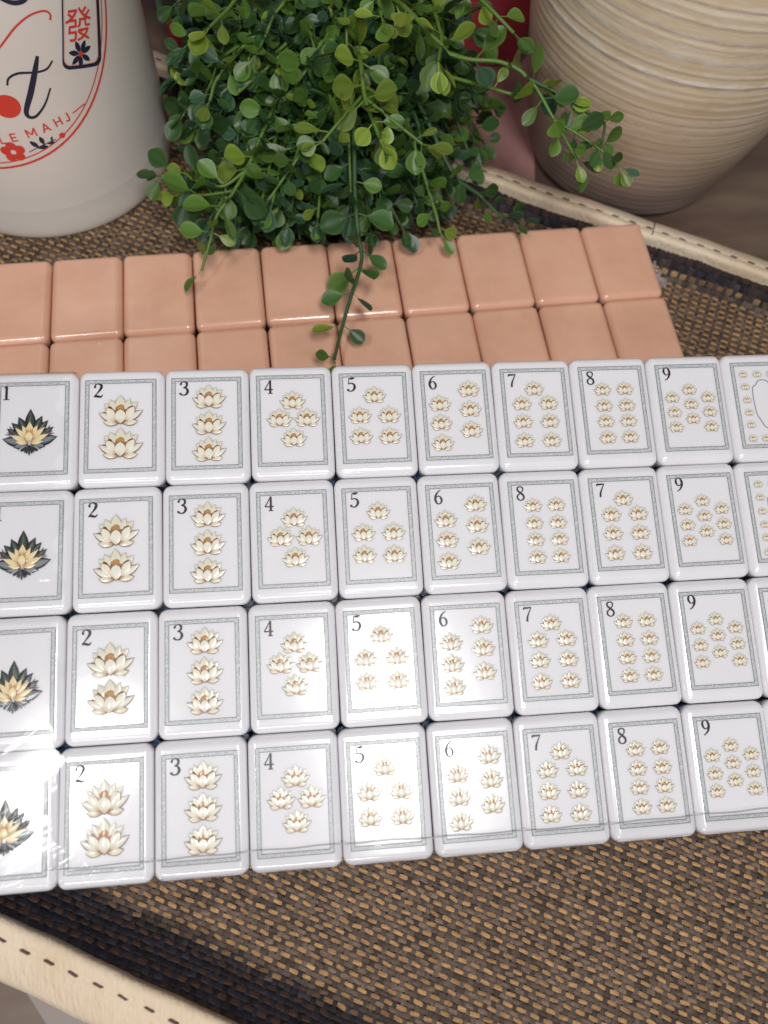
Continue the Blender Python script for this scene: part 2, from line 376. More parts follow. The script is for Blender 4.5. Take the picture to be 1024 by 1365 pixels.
DIG = {
 1: [[(.3, .95, K_), (.3, .03, K_)], [(.12, .84, .03), (.22, .90, .05), (.33, .97, .09)], [(.1, .02, .045), (.5, .02, .045)]],
 2: [[(.10, .74, .13), (.10, .86, .07), (.27, .98, .06), (.50, .88, .12), (.50, .68, .13), (.34, .42, .08), (.14, .18, .05), (.04, .06, .05)], [(.04, .07, .07), (.22, .10, .12), (.42, .05, .11), (.56, .10, .06), (.59, .22, .03)]],
 3: [[(.08, .80, .12), (.14, .92, .06), (.30, .98, .06), (.48, .88, .11), (.46, .66, .10), (.26, .54, .05)], [(.24, .55, .045), (.44, .50, .09), (.54, .28, .13), (.42, .06, .09), (.20, .02, .06), (.05, .12, .12)]],
 4: [[(.42, .98, .10), (.41, .02, .11)], [(.40, .96, .04), (.22, .62, .05), (.03, .30, .06)], [(.03, .29, .06), (.60, .30, .065)], [(.26, .02, .045), (.57, .02, .045)]],
 5: [[(.15, .95, .04), (.34, .94, .12), (.54, .99, .05)], [(.15, .96, .05), (.13, .75, .045), (.10, .54, .05)], [(.10, .53, .05), (.28, .60, .06), (.48, .50, .10), (.52, .28, .13), (.38, .06, .08), (.18, .02, .06), (.05, .12, .13)]],
 6: [[(.50, .97, .04), (.28, .82, .07), (.12, .55, .11), (.10, .28, .12), (.20, .06, .08), (.32, .015, .055), (.47, .10, .08), (.52, .30, .11), (.44, .50, .08), (.30, .56, .05), (.16, .46, .05), (.11, .34, .05)]],
 7: [[(.05, .80, .05), (.08, .92, .09), (.30, .92, .09), (.57, .95, .05)], [(.56, .94, .05), (.40, .62, .06), (.27, .32, .09), (.23, .02, .10)]],
 8: [[(.30, .98, .055), (.13, .90, .08), (.12, .72, .09), (.30, .54, .10), (.49, .36, .10), (.50, .14, .09), (.30, .015, .055), (.10, .12, .08), (.09, .34, .08), (.30, .52, .055), (.47, .70, .06), (.47, .90, .07), (.30, .98, .055)]],
 9: [[(.10, .03, .04), (.32, .18, .07), (.48, .45, .11), (.50, .72, .12), (.40, .94, .08), (.28, .985, .055), (.13, .90, .08), (.08, .70, .11), (.16, .50, .08), (.30, .44, .05), (.44, .54, .05), (.49, .66, .05)]]}
def digit_mesh(d):
    V = []; F = []
    for s in DIG[d]:
        v, f = stroke(s); o_ = len(V); V += v; F += [tuple(o_+i for i in q) for q in f]
    for s in DIG[d]:                       # ball ends
        for p in (s[0], s[-1]):
            if p[2] >= .1 and d in (2, 3, 5): v, f = disc(p[0], p[1], .075); o_ = len(V); V += v; F += [tuple(o_+i for i in q) for q in f]
    h = 3.9; V3 = [((x-.3)*h, (y-.5)*h, 0.002*(k % 7)) for k, (x, y) in enumerate(V)]
    me = mesh('numeral', V3, F, [M_ink], False)
    bm = bmesh.new(); bm.from_mesh(me)
    for fc in bm.faces:
        if fc.normal.z < 0: fc.normal_flip()
    bm.to_mesh(me); bm.free(); return me
BOLD = 1.35; ME_dig = {d: digit_mesh(d) for d in DIG}; BOLD = 1.0

# lotus relief
class Relief:
    def __init__(s): s.V = []; s.F = []; s.K = []
    def petal(s, b, t, w, z, ctr, edge, base, dome=.012, grow=0, peak=.58, point=1.0, n=7):
        b = np.array(b, float); t = np.array(t, float); d = t-b; l = np.hypot(*d); d /= l; nn = np.array([-d[1], d[0]])
        b = b-d*grow; l = l+2*grow; w = w+2*grow; rows = []
        for i in range(n+1):
            u = i/n; q = u/peak if u < peak else (1-u)/(1-peak)
            hw = w/2*(math.sin(q*math.pi/2)**(.75 if u < peak else point)) if 0 < u < 1 else 0
            c = b+d*l*u; row = []
            for k in (-1, -.5, 0, .5, 1):
                p = c+nn*hw*k; zz = z+dome*(1-k*k)*math.sin(math.pi*min(max(u, .05), .95))
                cc = np.array(ctr)*(1-abs(k)**2)+np.array(edge)*abs(k)**2
                f = max(0, 1-u*2.2)**1.3; cc = cc*(1-f)+np.array(base)*f
                if u > .9: cc = .5*cc+.5*np.array(edge)
                row.append(len(s.V)); s.V.append((p[0], p[1], zz)); s.K.append(cc)
            rows.append(row)
        for i in range(n):
            for k in range(4): s.F.append((rows[i][k+1], rows[i][k], rows[i+1][k], rows[i+1][k+1]))
    def done(s, name, sc=1.0): return mesh(name, [(x*sc, y*sc, z*sc) for x, y, z in s.V], s.F, [M_print], True, s.K)
CR = (.78, .745, .645); ED = (.70, .73, .69); BR = (.27, .13, .055); OR = (.52, .26, .08); HALO = (.54, .585, .565); DB = (.15, .06, .025)
def lotus(name):
    R = Relief()
    P = [((0, -.1), (-.01, .37), .24, 1), ((-.05, -.12), (-.25, .27), .18, 1), ((-.08, -.12), (-.37, .17), .18, .6), ((.05, -.12), (.21, .28), .16, 1),
         ((.06, -.12), (.38, .20), .18, .6), ((-.05, -.3), (-.49, -.05), .15, 1.4), ((.05, -.3), (.50, -.01), .15, 1.4)]
    low = [((-.05, -.32), (-.38, -.28), .14), ((.05, -.32), (.38, -.28), .14)]
    mid = [((-.09, -.27), (-.31, .06), .18), ((.09, -.27), (.31, .08), .18)]
    for b, t, w_, z in P: R.petal(b, t, w_, .000, HALO, HALO, HALO, .002, .026)
    for b, t, w_ in low: R.petal(b, t, w_, .000, HALO, HALO, HALO, .002, .026)
    for b, t, w_, z in P[:5]:
        R.petal(b, t, w_, .005*(1+z), (.40, .24, .10), (.55, .40, .22), DB, .002, .004); R.petal(b, t, w_*.86, .007*(1+z), (.76, .70, .54), ED, (.50, .22, .05), .010)
    R.petal((0, -.14), (0, .235), .25, .014, BR, BR, DB, .003); R.petal((0, -.14), (0, .225), .22, .016, (.66, .60, .42), (.80, .72, .52), DB, .004)
    R.petal((0, -.14), (0, .20), .185, .019, (.50, .27, .09), (.42, .20, .06), DB, .010)
    for x in (-1, 1):
        R.petal((x*.05, -.14), (x*.15, .14), .10, .019, BR, (.50, .28, .10), DB, .004)
        R.petal((x*.05, -.24), (x*.28, .12), .17, .020, DB, DB, DB, .003); R.petal((x*.06, -.28), (x*.40, -.02), .10, .020, DB, BR, DB, .003)
    for b, t, w_, z in P[5:]:
        R.petal(b, t, w_, .018, BR, BR, DB, .003, .016); R.petal(b, t, w_*.88, .022, CR, ED, (.36, .17, .06), .010)
    for b, t, w_ in low:
        R.petal(b, t, w_, .022, BR, BR, DB, .003, .014); R.petal(b, t, w_*.9, .026, (.77, .70, .54), CR, BR, .010)
    for b, t, w_ in mid:
        R.petal(b, t, w_, .027, BR, BR, DB, .003, .020); R.petal(b, t, w_, .031, (.82, .79, .66), (.82, .78, .64), (.5, .30, .14), .012, 0, .6, .8)
    R.petal((0, -.33), (0, .02), .24, .034, BR, BR, DB, .003, .022, .55, .6); R.petal((0, -.33), (0, .02), .24, .039, (.82, .80, .69), (.82, .80, .70), (.62, .46, .30), .016, 0, .55, .6)
    return R.done(name)
ME_lotus = lotus('lotus')
def black_lotus():
    R = Relief(); D = (.030, .036, .040); G = (.060, .095, .062); S = (.24, .28, .30); K2 = (.012, .012, .020)
    leafs = [((0, -.1), (.0, .86), .27), ((-.1, -.1), (-.42, .56), .22), ((.1, -.1), (.42, .58), .22), ((-.15, -.15), (-.66, .34), .20), ((.15, -.15), (.64, .40), .20),
             ((-.2, -.3), (-.82, .12), .19), ((.2, -.3), (.84, .14), .19), ((-.1, -.45), (-.96, -.28), .30), ((.1, -.45), (.98, -.24), .30), ((-.05, -.45), (-.56, -.60), .24), ((.05, -.45), (.56, -.60), .24)]
    for k, (b, t, w_) in enumerate(leafs):
        w_ *= 1.25; t = (t[0]*.97, t[1]*.97)
        R.petal(b, t, w_, .004+.002*k, K2, K2, K2, .003, .016, .5, 1.15); R.petal(b, t, w_*.82, .009+.002*k, S if k > 6 else G, D, K2, .010, -.01, .5, 1.15)
        b2, t2 = np.array(b), np.array(t); R.petal(b2+.15*(t2-b2), b2+.92*(t2-b2), .022, .02+.002*k, (.28, .31, .29), D, K2, .004, 0, .4)
    for x in (-1, 1):
        R.petal((x*.04, -.50), (x*.30, -.76), .16, .020, D, K2, (.2, .2, .2), .006); R.petal((x*.05, -.50), (x*.42, -.72), .05, .03, (.4, .42, .42), S, K2, .004)
        for t_ in ((.55, .02), (.74, -.02), (.66, .22), (.80, -.10)): R.petal((x*.5, -.15), (x*t_[0]*1.08, t_[1]), .05, .034, (.16, .11, .12), K2, K2, .004)
    for dx, dy in ((0, -.92), (-.10, -.86), (.10, -.86), (-.17, -.82), (.17, -.82)): R.petal((0, -.5), (dx, dy), .06, .03, D, K2, K2, .006, 0, .8, .6)
    CRM = (.82, .66, .36); E2 = (.86, .76, .52); O2 = (.60, .34, .12)
    for k, (b, t, w_) in enumerate([((0, -.2), (0, .36), .26), ((-.06, -.2), (-.26, .22), .18), ((.06, -.2), (.28, .22), .18), ((-.08, -.3), (-.50, .14), .18), ((.08, -.3), (.54, .14), .18),
                                    ((-.08, -.4), (-.66, -.14), .19), ((.08, -.4), (.68, -.12), .19), ((-.04, -.46), (-.48, -.40), .17), ((.04, -.46), (.50, -.40), .17)]):
        R.petal(b, t, w_, .040+.003*k, DB, DB, DB, .003, .008, .45, 1.3); R.petal(b, t, w_, .044+.003*k, CRM, E2, O2 if k > 2 else (.45, .22, .08), .010, -.004, .45, 1.3)
    for x in (-.12, -.05, .05, .12): R.petal((x*.4, -.3), (x, .10), .045, .074, (.52, .26, .08), O2, DB, .004)
    R.petal((0, -.42), (0, -.04), .26, .078, O2, O2, O2, .003, .008, .5, .7); R.petal((0, -.42), (0, -.04), .25, .082, (.86, .72, .42), (.88, .78, .54), O2, .016, 0, .5, .7)
    return R.done('black_lotus', 1.0)
ME_black = black_lotus()
def scroll_mesh():
    h = [(0, 7.6, .25), (1.5, 7.35, .25), (2.6, 6.2, .25), (3.6, 5.7, .25), (4.1, 4.7, .25), (4.2, 1.5, .25), (3.9, -2.3, .25), (3.2, -3.6, .25), (2.7, -4.5, .25), (1.5, -6.2, .25), (0, -6.9, .25)]
    V = []; F = []
    for s in (-1, 1):
        v, f = stroke([(x*s*.8, y, w_) for x, y, w_ in h]); o_ = len(V); V += v; F += [tuple(o_+i for i in (q if s > 0 else q[::-1])) for q in f]
    me = mesh('scroll_outline', [(x, y, 0) for x, y in V], F, [M_scroll], False)
    return me
ME_scroll = scroll_mesh()

FL = {2: (11.2, [(-.35, 4.3), (-.3, -4.6)]), 3: (8.9, [(.5, 7.6), (.42, .35), (.35, -6.9)]), 4: (7.0, [(.5, 5.9), (-3.1, 1.0), (4.2, .9), (.5, -4.5)]),
      5: (6.4, [(.5, 6.7), (-3.7, 1.1), (4.2, 1.0), (-3.7, -4.7), (4.1, -4.9)]), 6: (6.3, [(-3.8, 3.7), (-3.8, -1.7), (-3.8, -7.4), (4.5, 7.6), (4.5, 1.9), (4.4, -4.0)]),
      7: (5.7, [(.8, 7.2), (-3.0, 3.0), (4.5, 3.0), (-3.1, -2.1), (4.35, -2.2), (-3.2, -7.5), (4.35, -7.6)]),
      8: (5.2, [(-1.8, 6.4), (4.6, 6.4), (-1.85, 1.7), (4.6, 1.65), (-1.9, -2.8), (4.55, -2.85), (-1.9, -7.5), (4.5, -7.5)]),
      9: (4.6, [(1.2, 5.6), (-4.0, 3.4), (6.3, 3.2), (1.2, 1.4), (-3.9, -.9), (6.3, -1.0), (1.2, -2.9), (-4.0, -5.2), (6.2, -5.3)]),
      10: (2.9, [(x, 9.5) for x in (-4.2, -.1, 3.9)]+[(-4.2, y) for y in (5.8, 1.9, -1.8, -5.4)]+[(-4.3, -9.4), (-.4, -9.5), (3.8, -9.5)]+[(6.3, y) for y in (5.8, 1.9, -1.8, -5.4)])}
DP = {1: (-6.6, 10.1), 2: (-6.3, 10.0), 3: (-6.0, 10.0), 4: (-5.6, 9.7), 5: (-5.6, 9.7), 6: (-5.4, 9.6), 7: (-4.9, 9.5), 8: (-4.7, 9.6), 9: (-5.0, 10.1)}
O_ = Vector((-11.20, -65.82, 26.42)); WX = Vector((.99812348, -.06112948, -.00356529)); WY = Vector((.06063874, .97865952, .19633766)); WN = WX.cross(WY).normalized()
SHIFT = [1.455, .60, -.573, -1.482]
def wmat(u, v, ang=0, lift=0):
    p = O_+WX*u+WY*v+WN*(lift-TT)
    m_ = Matrix.Identity(4)
    for i in range(3): m_[i][0] = WX[i]; m_[i][1] = WY[i]; m_[i][2] = WN[i]; m_[i][3] = p[i]*MM
    return m_ @ Matrix.Rotation(math.radians(ang), 4, 'Z')
WORD = {1: 'one', 2: 'two', 3: 'three', 4: 'four', 5: 'five', 6: 'six', 7: 'seven', 8: 'eight', 9: 'nine'}
ROWS = ['highest row, over peach tiles', 'second row down from peach tiles', 'third row down from peach tiles', 'lowest row, against bare tray']
def put(name, me, par, u, v, z, s=1, ang=0):
    m_ = Matrix.Translation((u*MM, v*MM, z*MM)) @ Matrix.Rotation(math.radians(ang), 4, 'Z') @ Matrix.Diagonal((s, s, s, 1))
    return obj(name, me, par, m_)
for r_ in range(1, 5):
    order = list(range(1, 11))
    if r_ == 2: order[6], order[7] = 8, 7
    for c_, d in enumerate(order, 1):
        t = empty('mahjong_tile', wmat((c_-5.5)*22.22+.4+SHIFT[r_-1]+random.uniform(-.05, .05), (2-r_)*32+16+random.uniform(-.06, .06), random.uniform(-.3, .3), random.uniform(-.08, .04)))
        if d == 1: lab = 'white tile numbered 1 with black-leaved lotus, '+ROWS[r_-1]
        elif d == 10: lab = 'white tile with blank scroll ringed by tiny lotuses, '+ROWS[r_-1]
        else: lab = 'white tile numbered %d with %s gold lotuses, %s' % (d, WORD[d], ROWS[r_-1])
        tag(t, lab, 'tile', 'white flower tiles in the wrapped block')
        obj('body', ME_body, t); obj('back_layer', ME_back, t); obj('border_frame', ME_frame, t)
        if d < 10: put('numeral', ME_dig[d], t, (-5.85 if d > 1 else -6.7), DP[d][1], FZ+.03)
        if d == 1: put('black_lotus', ME_black, t, -.5, -.55, FZ+.01, 7.2)
        else:
            s, ps = FL[d]
            for (x, y) in ps: put('lotus', ME_lotus, t, x-(d-5.5)*.22-.4, y, FZ+.01, s, random.uniform(-1.5, 1.5))
        if d == 10: put('scroll_outline', ME_scroll, t, -.3, 0, FZ+.03)

# peach tiles: four rows face down, the white block leans on their front edge
PX, PY = 22.374, 32.2
RW = ['in the row by the plant', 'beside the white block', 'under the white block', 'under the white block']
ORD = ['end tile beside the bare tray', 'second from the tray end', 'third from the tray end', 'fourth from the tray end', 'fifth from the tray end', 'sixth from the tray end', 'seventh from the tray end', 'eighth from the tray end', 'ninth from the tray end', 'tenth from the tray end']
for r_ in range(4):
    for k in range(10):
        x = (4-k)*PX-PX/2+.2; y = (2-r_)*PY-PY/2
        t = empty('face_down_tile', Matrix.Translation(((x+random.uniform(-.06, .06))*MM, (y+random.uniform(-.06, .06))*MM, .03*MM)) @ Matrix.Rotation(math.radians(random.uniform(-.3, .3)), 4, 'Z'))
        tag(t, 'peach tile face down %s, %s' % (RW[r_], ORD[k]) if r_ < 2 else 'peach tile lying face down hidden under the white block', 'tile', 'peach tiles face down' if r_ < 2 else 'peach tiles hidden under the white block')
        obj('body', ME_pbody, t); obj('face_layer', ME_pface, t)
# ------------------------------------------------------------------ printed cup
CUPC = (-117.0, 127.4); CR_ = 43.6
def lathe(prof_, n=128, close_top=True):
    V = []; F = []
    for (r, z) in prof_:
        for i in range(n): V.append((r*math.cos(2*math.pi*i/n), r*math.sin(2*math.pi*i/n), z))
    for k in range(len(prof_)-1):
        for i in range(n): F.append((k*n+i, k*n+(i+1) % n, (k+1)*n+(i+1) % n, (k+1)*n+i))
    return V, F
cup = empty('printed_cup', Matrix.Translation((CUPC[0]*MM, CUPC[1]*MM, .05*MM))); tag(cup, 'frosted white cup printed with a red and navy tile-game logo', 'cup')
v, f = lathe([(.1, .4), (40.5, .4), (41.8, 0), (42.8, .4), (43.3, 1.6), (43.5, 3.4), (43.6, 5), (43.6, 9), (43.6, 12.8), (43.62, 13.1), (43.62, 13.3), (43.6, 13.6), (43.6, 18), (43.6, 60), (43.5, 128), (42.8, 130.5), (41, 131.5), (39.8, 130.5), (39.5, 120), (39, 6), (.1, 5)])
obj('body', mesh('cup_body', v, f, [M_cup]), cup)
def wrap(name, V2, F2, mt, lift=.06):
    V = []
    for s, z in V2:
        th = s/CR_; V.append(((CR_+lift)*math.cos(th), (CR_+lift)*math.sin(th), z))
    me = mesh(name, V, F2, [mt], False)
    bm = bmesh.new(); bm.from_mesh(me)
    for fc in bm.faces:
        c_ = fc.calc_center_median()
        if fc.normal.dot(Vector((c_.x, c_.y, 0))) < 0: fc.normal_flip()
    bm.to_mesh(me); bm.free()
    return obj(name, me, cup)
def join(parts):
    V = []; F = []
    for v, f in parts:
        o_ = len(V); V += list(v); F += [tuple(o_+i for i in q) for q in f]
    return V, F
def ellipse_line(cx, cz, a_, b_, wd, n=140):
    V = []; F = []
    for i in range(n):
        t = 2*math.pi*i/n
        for k in (-.5, .5): V.append((cx+(a_+k*wd)*math.cos(t), cz+(b_+k*wd)*math.sin(t)))
    for i in range(n): F.append((2*i, 2*i+1, (2*i+3) % (2*n), (2*i+2) % (2*n)))
    return V, F
wrap('logo_ring', *ellipse_line(-76.5, 84.5, 55.5, 53.2, .75), M_logo_red); wrap('logo_ring', *ellipse_line(-76.5, 84.5, 53.6, 51.3, .42), M_logo_red)
def fan(cx, cz, r, n=28): return [(cx, cz)]+[(cx+r*math.cos(2*math.pi*i/n), cz+r*math.sin(2*math.pi*i/n)) for i in range(n)], [(0, 1+i, 1+(i+1) % n) for i in range(n)]
wrap('logo_dot', *fan(-62.7, 52.4, 3.7), M_logo_red)
wrap('logo_letter', *join([stroke([(-49.6, 64.6, .9), (-51.6, 61.0, 1.5), (-55.0, 55.2, 1.7), (-58.0, 50.4, 1.4), (-58.2, 48.2, 1.1), (-56.2, 47.8, .8), (-52.6, 50.6, .6), (-49.4, 54.8, .5)]),
      stroke([(-60.2, 58.6, .5), (-59.0, 60.6, .6), (-56.0, 61.4, .7), (-51.5, 60.4, .6), (-48.4, 60.4, .6), (-46.1, 62.0, .45)])]), M_logo_navy)
wrap('logo_letter', *stroke([(-54, 82, .9), (-50.6, 79.4, 1.2), (-47.4, 79.2, 1.2), (-44.6, 81.5, .9)]), M_logo_navy)
wrap('logo_swash', *stroke([(-68, 62.0, .35), (-62, 66.3, .45), (-57.9, 69.4, .5), (-52.4, 73.4, .55), (-47.7, 75.2, .5), (-43.8, 75.0, .5), (-42.4, 73.6, .5), (-42.9, 72.2, .6)]), M_logo_red)
def tile_icon():
    ang = math.radians(-20.5); ux = (math.cos(ang), math.sin(ang)); uz = (-ux[1], ux[0]); o_ = (-44.4, 58.4)
    def P(x, z): return (o_[0]+x*ux[0]+z*uz[0], o_[1]+x*ux[1]+z*uz[1])
    def rr(w0, h0, r, k=5):
        out = []
        for (cx, cz, a0) in ((w0-r, r, -90), (w0-r, h0-r, 0), (r, h0-r, 90), (r, r, 180)):
            for i in range(k+1): a_ = math.radians(a0+90*i/k); out.append((cx+r*math.cos(a_), cz+r*math.sin(a_)))
        return out
    W0, H0 = 13.2, 20.5
    def dens(pp):
        q = []
        for i, p0 in enumerate(pp):
            p1 = pp[(i+1) % len(pp)]
            k = 12
            q += [(p0[0]+(p1[0]-p0[0])*j/k, p0[1]+(p1[1]-p0[1])*j/k) for j in range(k)]
        return q
    def band(out, inn):
        out, inn = dens(out), dens(inn); n = len(out); return [P(*p) for p in out]+[P(*p) for p in inn], [(i, (i+1) % n, n+(i+1) % n, n+i) for i in range(n)]
    outer = rr(W0, H0, 2.2); inn = [(.45+x*(W0-1.6)/W0, 1.0+z*(H0-1.5)/H0) for x, z in outer]
    wrap('logo_tile_outline', *band(outer, inn), M_logo_navy)
    inn2 = [(.15+x*(W0-.55)/W0, .28+z*(H0-.4)/H0) for x, z in inn]
    inn2 = [(x+(W0/2-x)*.05, z+(H0/2-z)*.03) for x, z in inn]
    wrap('logo_tile_edge', *band(inn, inn2), M_logo_peach, .05)
    return P, ang
ICON, ANG = tile_icon()
def text_poly(ch, size, bold=.012):
    cu = bpy.data.curves.new('glyph', 'FONT'); cu.body = ch; cu.size = 1; cu.resolution_u = 4; cu.offset = bold
    to = bpy.data.objects.new('glyph', cu); C.objects.link(to)
    bpy.context.view_layer.update()
    dg = bpy.context.evaluated_depsgraph_get(); me = bpy.data.meshes.new_from_object(to.evaluated_get(dg))
    V = [(v.co.x, v.co.y) for v in me.vertices]; F = [tuple(p.vertices) for p in me.polygons]
    bpy.data.objects.remove(to); bpy.data.curves.remove(cu); bpy.data.meshes.remove(me)
    if not V: return [], []
    xs = [p[0] for p in V]; ys = [p[1] for p in V]; h = max(ys)-min(ys); cx = (max(xs)+min(xs))/2; cy = (max(ys)+min(ys))/2
    return [((x-cx)/h*size, (y-cy)/h*size) for x, y in V], F
def place(VF, s, z, ang):
    V, F = VF; c_, sn = math.cos(ang), math.sin(ang); return [(s+x*c_-y*sn, z+x*sn+y*c_) for x, y in V], F
wrap('logo_character', *place(text_poly('\u767c', 8.6, .004), -35.3, 67.6, ANG+.04), M_logo_red, .09)
def letter(*lines): return join([stroke([(x*1.1, y*1.45, .46), (x2*1.1, y2*1.45, .46)]) for x, y, x2, y2 in lines])
LET = {'L': letter((-.7, 1, -.7, -1), (-.87, -.84, .8, -.84)), 'E': letter((-.7, 1, -.7, -1), (-.87, .84, .8, .84), (-.87, 0, .6, 0), (-.87, -.84, .8, -.84)),
       'M': letter((-1.1, -1, -1.1, 1), (-1.1, .9, 0, -.5), (0, -.5, 1.1, .9), (1.1, 1, 1.1, -1)), 'A': letter((-1, -1, 0, 1), (0, 1, 1, -1), (-.6, -.3, .6, -.3)),
       'H': letter((-.8, -1, -.8, 1), (.8, -1, .8, 1), (-.8, 0, .8, 0)), 'J': join([letter((.4, 1, .4, -.5)), stroke([(.44, -.6, .46), (.2, -1.25, .46), (-.35, -1.25, .46), (-.7, -.75, .46)])])}
for ch, s, z, an in (('L', -67.9, 41.7, -.02), ('E', -64.6, 42.2, .02), ('M', -59.4, 42.9, .07), ('A', -54.9, 43.5, .1), ('H', -50.9, 44.2, .14), ('J', -47.9, 44.6, .17)):
    wrap('logo_lettering', *place(LET[ch], s, z, an), M_logo_red)
wrap('logo_dash', *stroke([(-45.9, 45.0, .45), (-41.4, 46.2, .45)]), M_logo_red)
def petal2(cx, cz, ang, l, wd, r0=0):
    V = []
    for i in range(12):
        t = i/6; u = t if t <= 1 else 2-t; sd = 1 if t <= 1 else -1
        x = r0+u*l; y = sd*wd/2*math.sin(math.pi*u)**.8
        V.append((cx+x*math.cos(ang)-y*math.sin(ang), cz+x*math.sin(ang)+y*math.cos(ang)))
    return V, [tuple(range(12))]
wrap('logo_flower', *join([petal2(-37.6, 60.2, math.radians(a_), 3.5, 1.5, .4) for a_ in (-110, -55, 5, 45, 95, 150, 205)]), M_logo_navy, .09)
wrap('logo_flower_centre', *fan(-37.6, 60.2, .75, 12), M_logo_red, .12)
wrap('logo_blossom', *join([fan(-66.6+2.1*math.cos(math.radians(90+72*k)), 37.2+2.1*math.sin(math.radians(90+72*k)), 1.55, 14) for k in range(5)]), M_logo_red, .08)
wrap('logo_blossom_centre', *fan(-66.6, 37.2, .8, 12), M_cup, .12)
wrap('logo_sprig', *join([stroke([(-62.2, 36.6, .25), (-58, 38.0, .3), (-53.4, 38.9, .25)]), petal2(-58.9, 37.6, 2.2, 3.3, 1.5), petal2(-57.2, 38.2, 1.7, 3.0, 1.4), petal2(-59.4, 37.4, .0, 3.2, 1.4), petal2(-56.3, 38.3, -.1, 2.4, 1.0), petal2(-54.8, 38.6, 1.2, 1.8, .7)]), M_logo_navy, .08)
wrap('logo_small_dot', *fan(-51.2, 39.5, .95, 14), M_logo_red)

# ------------------------------------------------------------------ vase
vr = []; wash = []
grooves = [(64.8, 1.3, .9), (73, 1.0, .7), (79.7, .8, .6), (84, .8, .5), (59.8, .7, .35), (46.5, .7, .25), (34.6, .7, .15), (89, .8, .6), (94, .9, .7), (101, 1, .5), (69, .5, .3), (76.4, .5, .4), (87, .4, .4), (54, .6, .2)]
for i in range(240):
    z = i*.5; r = 37.7+.308*z-.00137*z*z; wsh = 0
    if z < 3: r -= (3-z)**2*.25
    for (g, w_, d_) in grooves:
        q = (z-g)/w_; r += .34*d_*(math.exp(-(q-1.0)**2)*.75-math.exp(-q*q)*.9); wsh = max(wsh, d_*1.25*math.exp(-(q-1.0)**2*.7))
    r += .05*math.sin(z*2.1)+.03*math.sin(z*3.7+1)
    if z > 44: wsh = max(wsh, .16+.22*math.sin(z*1.1)*math.sin(z*.37))
    vr.append((r, z)); wash.append(max(0, min(1, wsh)))
n_ = 160; v, f = lathe(vr+[(vr[-1][0]-4, 119), (vr[-1][0]-6, 90)], n_)
K = []
for k in range(len(vr)+2):
    for i in range(n_): q = wash[min(k, len(wash)-1)]; K.append((q, q, q))
vase = empty('ceramic_vase', Matrix.Translation((103.5*MM, 118.6*MM, (TZ+.02)*MM))); tag(vase, 'tan ceramic vase with whitewashed turned grooves beyond the tray rim', 'vase')
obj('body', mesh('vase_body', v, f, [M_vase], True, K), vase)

# ------------------------------------------------------------------ pink sheet, added for the box's reflection in the table, and red box behind
V = [(x, y, z) for z in (TZ+.01, TZ+.7) for x, y in ((-74, 172), (-30, 148), (62, 96), (76, 166), (76, 262), (-76, 262))]
pm = obj('pink_reflection_sheet', mesh('pink_reflection_sheet', V, [(5, 4, 3, 2, 1, 0), (6, 7, 8, 9, 10, 11)]+[(i, (i+1) % 6, 6+(i+1) % 6, 6+i) for i in range(6)], [M_pink_refl], False)); tag(pm, 'dusty pink sheet added as a table reflection, under the red box beside the vase', 'mat')
def box_bm(sx, sy, z0, z1, bev, mats, name):
    bm = bmesh.new(); bmesh.ops.create_cube(bm, size=1)
    for q in bm.verts: q.co.x *= sx; q.co.y *= sy; q.co.z = z0 if q.co.z < 0 else z1
    bmesh.ops.bevel(bm, geom=bm.edges[:], offset=bev, segments=3, profile=.5, affect='EDGES'); return bm_mesh(name, bm, mats)
rb = empty('red_box', Matrix.Translation((0*MM, 203*MM, (TZ+.72)*MM)) @ Matrix.Rotation(math.radians(-1.0), 4, 'Z')); tag(rb, 'plain red box standing behind the green plant', 'box')
obj('box_body', box_bm(142, 72, 0, 96, 1.2, [M_red], 'red_box_body'), rb); obj('lid', box_bm(144, 74, 96.1, 116, 1.2, [M_red], 'red_box_lid'), rb)

# ------------------------------------------------------------------ plant
plant = empty('trailing_plant', Matrix.Translation((-6*MM, 143*MM, (TZ+.72)*MM))); tag(plant, 'bushy green artificial plant with round leaves trailing over the peach tiles', 'plant')
PO = Vector((-6, 143, TZ+.72))
v, f = lathe([(.1, 0), (14, 0), (15, 1), (17.5, 24), (18.6, 25), (18.6, 30), (17.2, 30), (16.5, 26)], 40); obj('pot', mesh('pot', v, f, [M_pot]), plant)
v, f = lathe([(16.6, 26.5), (8, 27.5), (.1, 28)], 32); obj('soil', mesh('soil', v, f, [M_soil]), plant)
def leaf_mesh(kind):
    wd, cup_, curl = [(.80, .13, .05), (.66, .10, -.10), (.90, .20, .12), (.42, .22, .05)][kind]
    V = []; K = []; F = []
    ts = [-.45, -.2, 0, .12, .28, .45, .62, .77, .89, .96, 1.0]
    for t in ts:
        if t <= 0: hw = .030
        else: hw = max(.03, wd/2*math.sin(math.pi*min(1, t**1.30))**.58) if t < 1 else .09*wd
        for k in (-1, -.55, 0, .55, 1):
            V.append((t, hw*k, cup_*hw*abs(k)**1.6*1.5-curl*max(t, 0)**2-.03*(k == 0)*(0 < t < .9)))
            K.append((1.0 if (abs(k) == 1 and t > 0) or t >= 1 else (.35 if k == 0 or t <= 0 else .0), 0, 0))
    for i in range(len(ts)-1):
        for k in range(4): F.append((i*5+k, (i+1)*5+k, (i+1)*5+k+1, i*5+k+1))
    return V, F, K
LV = [leaf_mesh(k) for k in range(4)]
LM = {(k, t): mesh('leaf', [(x, y, z) for x, y, z in LV[k][0]], LV[k][1], [LEAF[t]], True, LV[k][2]) for k in range(4) for t in range(4)}
leaves = []; nstem = 0
